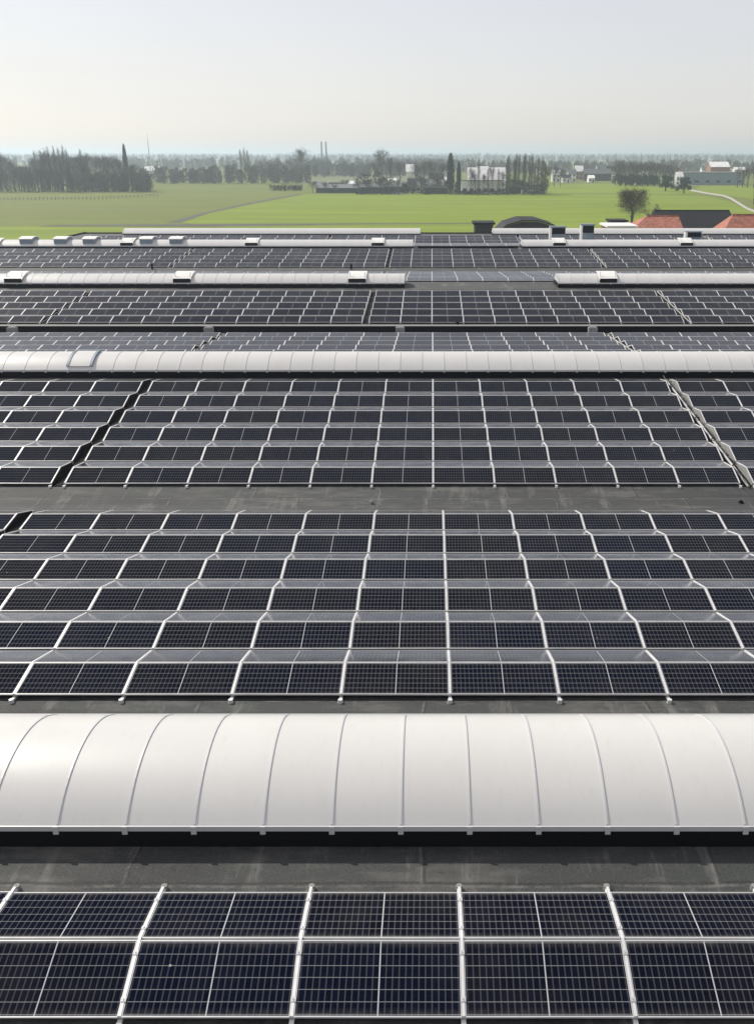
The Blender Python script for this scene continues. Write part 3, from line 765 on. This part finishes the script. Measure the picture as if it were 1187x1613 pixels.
for i, (x, y) in enumerate(((381, 236), (387, 233), (392, 237))):
    ptree('thinpoplar', x, y, 820, 7, name='poplar_tree', label='slim bare poplar in the trio above the left middle hedges', group='trio of poplars')
ptree('round', 475, 232, 880, 38, name='bare_tree', label='broad rounded tree standing above the horizon left of the twin chimneys')
ptree('round', 602, 233, 700, 30, name='bare_tree', label='tall rounded tree on the horizon right of the twin chimneys')
for x, y in ((590, 252), (615, 246), (630, 252)):
    ptree('round', x, y, 690, 30, name='bare_tree', label='hazy bare tree clustered around the tall rounded horizon tree', group='trees around the tall rounded tree')
for i, (x, y) in enumerate(((655, 255), (668, 252), (680, 250), (692, 254))):
    ptree('round', x, y, 600 + i * 8, 24, name='bare_tree', label='bare tree behind the village roofs left of the dark poplar', group='trees behind the village roofs')
# village poplars
ptree('column', 709, 243, 520, 13, name='poplar_tree', label='thick dark column poplar left of the white roofed building')
ptree('column', 722, 256, 522, 8, name='poplar_tree', label='shorter dark column tree right beside the thick dark poplar')
for x, y, lab in ((753, 250, 'slim dark poplar standing in front of the white roofed building'), (768, 264, 'short bare poplar before the middle of the white roofed building'), (784, 266, 'short bare poplar before right end of the white roofed building')):
    ptree('thinpoplar', x, y, 505, 8, name='poplar_tree', label=lab)
for x in range(797, 862, 5):
    ptree('poplar' if x % 2 else 'thinpoplar', x + R0.uniform(-2, 2), 243 + R0.uniform(-1, 9) + (x > 838) * 6, R0.uniform(505, 525), 9, name='poplar_tree',
          label='bare poplar in the dense row right of the white roofed building', group='dense poplar row in the village')
ptree('catkin', 852, 256, 520, 20, name='budding_tree', label='yellowish budding tree at right end of the village poplar row')
for x, y in ((872, 258), (882, 264)):
    ptree('round', x, y, 640, 20, name='bare_tree', label='dark bare tree left of the pale houses', group='pair of trees left of the pale houses')
# right wood
x = 968
while x < 1062:
    ptree('round' if R0.random() < .6 else 'tall', x, 252 + R0.uniform(-2, 5) + max(0, x - 1030) * .25, R0.uniform(660, 720), R0.uniform(22, 30), name='bare_tree',
          label='brown bare tree in the wood right of the pale houses', group='trees of the right wood'); x += R0.uniform(4, 7)
for x in range(975, 1035, 9):
    ptree('bush', x, 274, 655, 18, name='bush', label='dark bush at the foot of the right wood', cat='bush', group='bushes below the right wood')
ptree('ever', 1047, 274, 560, 24, name='round_tree', label='rounded dark tree left of the pale path start')
ptree('ever', 1076, 277, 530, 24, name='round_tree', label='rounded brownish tree beside the pale path start')
for x in (1160, 1168, 1176, 1186, 1196, 1210):
    ptree('tall', x, 262 + R0.uniform(-3, 3), 620 + R0.uniform(-10, 20), 20, name='bare_tree', label='dark bare tree right of the blue grey hall', group='trees right of the blue grey hall')
ptree('column', 1190, 248, 330, 16, name='poplar_tree', label='dark tree trunk and crown cut by the right edge of the photo')
# solitary tree behind the warehouse
T, C = limb_tree(random.Random(78), 11, 10, .24, ntw=15000, tw=(.3, .8), twid=.03, fill=.62)
X, Y = gp(994, 352.5); Ht = zat(294, Y); e = empty('solitary_tree', (X, Y, 0), label='solitary round bare tree standing in the green field behind the roof', cat='tree')
e.scale = (1, 1, Ht / 11); T.build('trunk', M['bark'], e); C.build('crown', M['twigg'], e)
T, C = leafy(random.Random(9), 6, 6, 1200, .22)
X, Y = gp(1030, 350); e = empty('shrub', (X, Y, 0), label='thin olive shrub between the solitary tree and the black barn', cat='shrub'); T.build('stem', M['bark'], e); C.build('leaves', M['twigg'], e)

# wooded bands far away: nobody could count these
def band(name, label, x0, x1, Y, depth, hf, n, size, m):
    rng = random.Random(hash(label) % 1000 if False else len(label) * 7 + int(Y)); C = MB(); X0, X1 = xat(x0, Y), xat(x1, Y)
    clumps = []
    cx = X0
    while cx < X1:
        f = (cx - X0) / (X1 - X0); h = hf(f) * (1 + .3 * noise.noise(Vector((cx * .02, Y, 0)))) * rng.uniform(.72, 1.1)
        clumps.append((cx, Y + rng.uniform(0, depth), h, h * rng.uniform(.22, .38))); cx += rng.uniform(.08, .26) * h
    for i in range(n):
        c = rng.choice(clumps); a = rng.uniform(0, 2 * pi); zz = rng.random() ** .8; r = c[3] * sqrt(max(0, 1 - (2 * zz * .9 - .8) ** 2 * .8)) * sqrt(rng.random())
        sliver(C, rng, Vector((c[0] + cos(a) * r, c[1] + sin(a) * r, c[2] * zz)), Vector((rng.gauss(0, .4), rng.gauss(0, .4), 1)), size * rng.uniform(.8, 2.0), size * .24)
    o = C.build(name, M[m]); tag(o, label, 'woodland', kind='stuff'); return o
band('hedgerow', 'low hazy hedgerow wood between the left wood and the far meadow', 225, 480, 700, 40, lambda f: 11, 16000, 1.1, 'twig')
band('hedge', 'dark undergrowth along the foot of the left wood', -60, 235, 552, 12, lambda f: 12 - 4 * f, 14000, .9, 'twig')
band('woodland', 'hazy woodland behind the far meadow', 395, 700, 900, 120, lambda f: 12, 18000, 1.5, 'twig')
band('far_woodland', 'blue distant tree belt left under the horizon', -150, 700, 1250, 300, lambda f: 13, 22000, 2.2, 'twig')
band('distant_woodland', 'faint blue tree belt along the horizon', -250, 1450, 2300, 700, lambda f: 15, 26000, 4.0, 'twig')
band('horizon_woodland', 'palest tree belt at the very horizon', -300, 1500, 4200, 1500, lambda f: 17, 24000, 7.0, 'twig')
band('right_woodland', 'hazy tree belt behind the pale houses on the right', 640, 1330, 1050, 160, lambda f: 12, 22000, 1.8, 'twig')
band('hedge', 'dark hedge along the village foot at the bright field edge', 560, 862, 512, 8, lambda f: 1.3 + 2.6 * abs(sin(f * 17)) * abs(sin(f * 5.3)), 6000, .5, 'darkhedge')
band('garden_trees', 'tangled dark garden bushes around the village roofs', 560, 862, 535, 25, lambda f: 3 + 5.5 * abs(sin(f * 9 + 1)) , 9000, .8, 'darkhedge')
band('hedge', 'low dark hedge at left of the village barns', 425, 475, 565, 6, lambda f: 3.0, 1500, .6, 'darkhedge')

# ================================================================== buildings beyond
def house(name, label, X, Y, w, d, eave, ridge, wall='white', roof='greyroof', rz=0, axis='x', cat='house', wins=3, group=None, chim=False, half=0, door=True):
    e = empty(name, (X, Y, 0), rz, label=label, cat=cat, group=group)
    mb = MB()
    if axis == 'x': pr = [(-d/2, 0), (d/2, 0), (d/2, eave), (0, ridge - .05), (-d/2, eave)]; mb.prism([(a, b) for a, b in pr], -w/2, w/2)
    else:
        pr = [(-w/2, 0), (w/2, 0), (w/2, eave), (0, ridge - .05), (-w/2, eave)]; mb.prism(pr, -d/2, d/2); mb.v = [(y, -x, z) for x, y, z in mb.v]
    o = mb.build('wall', M[wall], e); bm_fix(o)
    rm = MB(); ov = .35; L, S = (w, d) if axis == 'x' else (d, w)
    dz = (ridge - eave) * ov / (S / 2); tn = .14
    rm.prism([(-S/2 - ov, eave - dz), (0, ridge), (S/2 + ov, eave - dz), (S/2 + ov, eave - dz + tn), (0, ridge + tn), (-S/2 - ov, eave - dz + tn)], -L/2 - ov, L/2 + ov)
    if axis != 'x': rm.v = [(y, -x, z) for x, y, z in rm.v]
    r = rm.build('roof', M[roof], e); bm_fix(r)
    if chim:
        c = MB(); c.box(-.4, .4, -.35, .35, ridge - .8, ridge + 1.1, Matrix.Translation((L * .28 if axis == 'x' else 0, 0 if axis == 'x' else L * .2, 0))); c.build('chimney', M['brick'], r)
    for fl in range(1 if eave < 4.5 else 2):
        for i in range(wins):
            xx = -w/2 + w * (i + .5) / wins; zz = 1.0 + fl * 2.8
            if fl == 0 and i == wins // 2 and door:
                dm = MB(); dm.box(xx - .5, xx + .5, -d/2 - .06, -d/2 - .004, 0, 2.1); dm.build('door', M['darkwall'], e)
            else:
                wm = MB(); wm.box(xx - .6, xx + .6, -d/2 - .05, -d/2 - .004, zz, zz + 1.3); wm.build('window', M['window'], e)
    return e
def phouse(x0, x1, yt, Y, d, **k):                     # by the columns it spans and the row of its ridge
    Xa, Xb = xat(x0, Y), xat(x1, Y); H = zat(yt, Y)
    ev = k.pop('eave', .65); return house(X=(Xa + Xb) / 2, Y=Y, w=Xb - Xa, d=d, eave=H * ev, ridge=H, **k)

# right, just behind the warehouse
def near_roof(name, label, x0, x1, yt, Y, d, roof, wall, eave, cat='house', hip=(0, 0), **k):
    Xa, Xb = xat(x0, Y, 9), xat(x1, Y, 9); H = zat(yt, Y); e = empty(name, ((Xa + Xb) / 2, Y, 0), label=label, cat=cat)
    w = Xb - Xa; mb = MB(); mb.box(-w/2 - hip[0] + .4, w/2 + hip[1] - .4, -d/2, d/2, 0, eave); mb.build('wall', M[wall], e)
    rm = MB(); a, b = -w/2, w/2
    vs = [(a, 0, H), (b, 0, H), (a - hip[0], -d/2 - .3, eave), (b + hip[1], -d/2 - .3, eave), (a - hip[0], d/2 + .3, eave), (b + hip[1], d/2 + .3, eave)]
    vs += [(x, y, z - .18) for x, y, z in vs]
    fs = [(0, 2, 3, 1), (0, 1, 5, 4), (0, 4, 2), (1, 3, 5), (6, 7, 9, 8), (6, 10, 11, 7), (6, 8, 10), (7, 11, 9), (2, 8, 9, 3), (4, 5, 11, 10), (2, 4, 10, 8), (3, 9, 11, 5)]
    rm.add(vs, fs); r = rm.build('roof', M[roof], e); bm_fix(r)
    if cat == 'house' or True:
        c = MB(); c.box(-w/2, w/2, -.12, .12, H - .03, H + .12); c.build('ridge_cap', M[roof], r)
    for i in range(3):
        xx = -w/2 + w * (i + .5) / 3; wm = MB(); wm.box(xx - .6, xx + .6, -d/2 - .05, -d/2 - .004, 1.0, 2.3); wm.build('window', M['window'], e)
    return e
near_roof('tiled_house', 'red tiled house roof left of the black barn behind the warehouse', 1018, 1068, 340, 186, 13, 'tile', 'brick', 5.2, hip=(5.5, .2))
near_roof('black_barn', 'wide black roofed barn between two red tiled roofs', 1030, 1148, 331.5, 205, 18, 'slate', 'darkwall', 5.0, cat='barn', hip=(.3, .3))
near_roof('tiled_house', 'red tiled house roof cut by the right edge of the photo', 1152, 1290, 338, 176, 13, 'tile', 'brick', 4.8, hip=(4.0, .3))
mb = MB(); Y = 168; e = empty('gambrel_shed', (xat(828, Y, 9), Y, 0), label='black gambrel roofed shed rising behind the gap in the far skylights', cat='shed')
zr = zat(343.5, Y)
mb.box(-5.4, 5.4, -5, 5, 0, 6.4); mb.build('wall', M['darkwall'], e)
mb = MB(); pr = [(-5.9, 6.6), (-3.8, zr - .75), (-1.3, zr), (1.6, zr - .02), (4.3, zr - .8), (6.4, 6.6)]
n = len(pr); mb.add([(x, y, z) for y in (-5.4, 5.4) for x, z in pr] + [(x, y, z - .2) for y in (-5.4, 5.4) for x, z in pr],
   [(i, i + 1, n + i + 1, n + i) for i in range(n - 1)] + [(2*n + i, 3*n + i, 3*n + i + 1, 2*n + i + 1) for i in range(n - 1)] +
   [(i, 2*n + i, 2*n + i + 1, i + 1) for i in range(n - 1)] + [(n + i, n + i + 1, 3*n + i + 1, 3*n + i) for i in range(n - 1)] + [(0, n, 3*n, 2*n), (n - 1, 3*n - 1, 4*n - 1, 2*n - 1)])
r = mb.build('roof', M['slate'], e); bm_fix(r)
mb = MB(); mb.add([(x, -5.2, z - .25) for x, z in pr] + [(x, -5.1, z - .25) for x, z in pr], [tuple(range(n)), tuple(range(n, 2*n))[::-1]]); mb.build('gable', M['darkwall'], e)
def box_building(name, label, x0, x1, yt, Y, d, wall, cat, parts=()):
    Xa, Xb = xat(x0, Y, 5), xat(x1, Y, 5); H = zat(yt, Y); w = Xb - Xa
    e = empty(name, ((Xa + Xb) / 2, Y, 0), label=label, cat=cat)
    mb = MB(); mb.box(-w/2, w/2, -d/2, d/2, 0, H - .3); mb.build('wall', M[wall], e)
    for k in parts:
        if k[0] == 'roof': mb = MB(); mb.box(-w/2 - .3, w/2 + .3, -d/2 - .3, d/2 + .3, H - .298, H); mb.build('roof', M[k[1]], e)
        if k[0] == 'windows':
            for i in range(k[1]):
                xx = -w/2 + w * (i + .5) / k[1]
                for zz in k[2]:
                    mb = MB(); mb.box(xx - k[3]/2, xx + k[3]/2, -d/2 - .05, -d/2 - .004, zz, zz + k[4]); mb.build('window', M['window'], e)
    return e
box_building('dark_shed', 'small black box shed left of the gambrel shed', 746, 774, 349, 160, 5, 'darkwall', 'shed', (('roof', 'slate'),))
box_building('flat_roofed_house', 'low house with thin white flat roof left of the red tiles', 950, 992, 353, 165, 7, 'brick', 'house', (('roof', 'whiteroof'), ('windows', 3, (5.8,), 1.2, 1.2)))
box_building('roof_turret', 'small black box standing behind the white flat roof', 957, 980, 345.5, 172, 4, 'darkwall', 'shed', (('roof', 'slate'),))

# village in the middle
phouse(736, 794, 264, 540, 15, name='white_building', label='long building with big bright white roof behind the slim poplars', wall='white', roof='whiteroof', wins=7, eave=.52)
b = box_building('annex', 'pale single storey annex in front of the white roofed building', 726, 790, 283.5, 524, 8, 'white', 'building', (('roof', 'greyroof'), ('windows', 6, (1.2,), 2.0, 1.7)))
phouse(640, 652, 259, 640, 10, name='gabled_house', label='small bright white gabled house left of the village hedge', wall='white', roof='whiteroof', wins=2, eave=.7)
specs = [
 (500, 566, 290.5, 545, 14, 'barn', 'long low dark barn with grey roof at left end of the village', 'darkwall', 'greyroof', .6, 2),
 (566, 606, 290.5, 540, 12, 'barn', 'dark low barn right of the long grey roofed barn', 'darkwall', 'greyroof', .7, 3),
 (606, 632, 287, 548, 10, 'farmhouse', 'dark farmhouse with small white wall patch in village middle', 'darkwall', 'greyroof', .6, 3),
 (634, 662, 285.5, 560, 10, 'farmhouse', 'grey gabled farmhouse behind the village hedge', 'white', 'greyroof', .55, 4),
 (664, 700, 283, 556, 12, 'farmhouse', 'wide pale gabled house left of the thick dark poplar', 'white', 'greyroof', .6, 4),
 (676, 698, 273, 640, 9, 'gabled_house', 'small house with light wall behind the village roofs', 'white', 'slate', .6, 2),
 (668, 702, 293, 530, 9, 'barn', 'long dark shed left of the thick dark poplar', 'darkwall', 'slate', .75, 4),
 (796, 818, 291, 532, 9, 'barn', 'dark shed at left foot of the dense poplar row', 'darkwall', 'slate', .7, 3),
]
for x0, x1, yt, Y, d, nm, lab, wl, rf, ev, nw in specs:
    phouse(x0, x1, yt, Y, d, name=nm, label=lab, wall=wl, roof=rf, eave=ev, wins=nw, cat='barn' if nm == 'barn' else 'house')
box_building('white_trailer', 'low white trailer parked at the bright field edge', 617, 634, 303.3, 516, 3, 'whiteroof', 'trailer', (('roof', 'greyroof'),))
R6 = random.Random(4)
for x, yt in ((741, 262), (748, 270), (761, 272), (775, 258), (790, 268)):
    ptree('round', x, yt, 512 + (x % 7), R6.uniform(11, 16), name='garden_tree', label='thin bare garden tree before the building with the white roof', group='garden trees before the white roof')
for i, (x0, x1, yt, Y, rf, wl, ds) in enumerate([
  (497, 512, 286, 600, 'greyroof', 'white', 'small pale roofed outbuilding at far left of the village'), (519, 541, 287.5, 575, 'slate', 'darkwall', 'dark outbuilding rising behind the long grey roofed barn'),
  (548, 561, 285, 610, 'whiteroof', 'white', 'small whitish shed behind the long grey roofed barn'), (573, 583, 284, 590, 'slate', 'darkwall', 'narrow dark shed between two low barns'),
  (590, 600, 282, 620, 'greyroof', 'brick', 'small brick house behind the dark low barn'), (612, 624, 281, 600, 'whiteroof', 'white', 'pale roofed house left of the village garden trees'),
  (700, 707, 279, 590, 'whiteroof', 'white', 'tiny white gable touching the thick dark poplar'), (655, 668, 276, 640, 'greyroof', 'brick', 'brick house below the small bright white gabled house'),
  (812, 838, 286, 560, 'greyroof', 'white', 'pale house half hidden behind the dense poplar row'), (820, 858, 294, 528, 'slate', 'white', 'low white walled house at the foot of the dense poplar row')]):
    phouse(x0, x1, yt, Y, 8, name='outbuilding', label=ds, wall=wl, roof=rf, wins=3, eave=.66, cat='house')
for x, yt, Y in ((493, 288, 540), (512, 287, 538), (530, 290, 536), (545, 286, 560), (563, 287, 534), (578, 284, 536), (597, 285, 532), (612, 287, 530), (628, 284, 530), (646, 281, 528), (664, 283, 526), (688, 281, 524)):
    ptree('round', x + R6.uniform(-3, 3), yt - R6.uniform(0, 5), Y, R6.uniform(12, 20), name='garden_tree', label='small dark garden tree among the low village roofs', group='garden trees among the village roofs')
# pale houses on the right
hs_ = [(868, 880, 268, 760, 'whiteroof', 'white'), (878, 892, 264, 800, 'greyroof', 'white'), (893, 905, 267, 770, 'greyroof', 'white'), (904, 916, 261, 830, 'whiteroof', 'brick'),
       (918, 960, 266, 790, 'greyroof', 'darkwall'), (925, 934, 276, 745, 'whiteroof', 'white'), (938, 952, 258, 900, 'greyroof', 'white'), (954, 966, 262, 860, 'slate', 'white'), (884, 896, 275, 740, 'slate', 'white')]
desc = ['leftmost pale house beside the village poplars', 'pale gabled house second from the village poplars', 'grey roofed pale house in middle of the right cluster', 'brick house with whitish roof rising in the right cluster',
        'long dark hall with grey roof in the right cluster', 'small bright white house before the long dark hall', 'pale house just behind the long dark hall', 'dark roofed pale house left of the right wood', 'lowest dark roofed white house at the meadow edge']
for (x0, x1, yt, Y, rf, wl), ds in zip(hs_, desc):
    phouse(x0, x1, yt, Y, 9, name='gabled_house', label=ds, wall=wl, roof=rf, wins=2, eave=.62, group='houses right of the village')
b = box_building('blue_hall', 'long blue grey hall beside the path on the right', 1064, 1162, 271, 700, 30, 'bluehall', 'hall', (('roof', 'greyroof'), ('windows', 6, (1.5,), 2.5, 1.2)))
phouse(1113, 1142, 255, 780, 14, name='brick_house', label='reddish brick house with white roof behind the blue grey hall', wall='brick', roof='whiteroof', wins=3, eave=.75)
phouse(1062, 1072, 271, 660, 6, name='gabled_house', label='tiny white gabled house at left end of the blue grey hall', wall='white', roof='whiteroof', wins=2, eave=.7)
# scattered distant houses
R5 = random.Random(21)
for i in range(20):
    x = R5.uniform(660, 1187) if i < 15 else R5.uniform(250, 640); Y = R5.uniform(1150, 1240); w = R5.uniform(9, 14)
    house('distant_house', 'tiny pale house in the haze among the distant trees', xat(x, Y), Y - 190, R5.uniform(9, 15), 9, 5, R5.uniform(7.5, 10), 'white', R5.choice(('greyroof', 'whiteroof', 'slate')), wins=2, door=False, group='tiny distant houses')
# chimneys and masts on the horizon
for px, lab in ((507.5, 'left one of the twin factory chimneys on the horizon'), (514.5, 'right one of the twin factory chimneys on the horizon')):
    Y = 1500; H = zat(223, Y); mb = MB(); mb.tube((0, 0, 0), (0, 0, H), 1.6, 1.1, 12); o = mb.build('factory_chimney', M['concrete'], loc=(xat(px, Y), Y, 0))
    tag(o, lab, 'chimney', 'twin factory chimneys')
for px, yt, lab, Y in ((238.5, 211, 'tall thin radio mast on the left horizon', 900), (1053, 236, 'small thin mast on the right horizon', 1300), (1007, 240, 'short thick mast above the right wood', 1000)):
    H = zat(yt, Y); mb = MB()
    for a in range(3): mb.tube((cos(a * 2.09) * .8, sin(a * 2.09) * .8, 0), (0, 0, H), .12, .08, 4)
    for i in range(12):
        z = H * i / 12; r = .8 * (1 - i / 12)
        for a in range(3): mb.tube((cos(a * 2.09) * r, sin(a * 2.09) * r, z), (cos((a + 1) * 2.09) * r * .9, sin((a + 1) * 2.09) * r * .9, z + H / 12), .06, .06, 3)
    o = mb.build('radio_mast', M['concrete'], loc=(xat(px, Y), Y, 0)); tag(o, lab, 'mast')
# pasture fence
e = empty('pasture_fence', (*gp(120, 315), 0), label='low wooden post fence across the left pasture before the wood', cat='fence')
ex, ey = gp(120, 315); pts = []
for i in range(46):
    x = -30 + i * 6.2; X, Y = gp(x, 316 - .010 * x if x < 150 else 314.5 - (x - 150) * .05); pts.append((X - ex, Y - ey)); mb = MB(); mb.box(-.09, .09, -.09, .09, 0, 1.35); mb.build('post', M['wood'], e, loc=(X - ex, Y - ey, 0))
mb = MB()
for (a, b), (c, d) in zip(pts, pts[1:]):
    for z in (.55, 1.1): mb.tube((a, b, z), (c, d, z), .035, .035, 4)
mb.build('rail', M['wood'], e)

# ================================================================== haze
bpy.context.view_layer.update()
hz = MB(); hz.box(-8900, 8900, -200, 13000, -1, 46); hm = bpy.data.materials.new('haze'); hm.use_nodes = True; nt = hm.node_tree; nt.nodes.clear()
vo = nt.nodes.new('ShaderNodeVolumePrincipled'); vo.inputs['Color'].default_value = (.74, .86, 1.0, 1); vo.inputs['Density'].default_value = .00031; vo.inputs['Anisotropy'].default_value = .5
oo = nt.nodes.new('ShaderNodeOutputMaterial'); nt.links.new(vo.outputs[0], oo.inputs['Volume'])
o = hz.build('haze', hm); tag(o, 'pale bluish haze over the whole landscape', 'haze', kind='stuff')
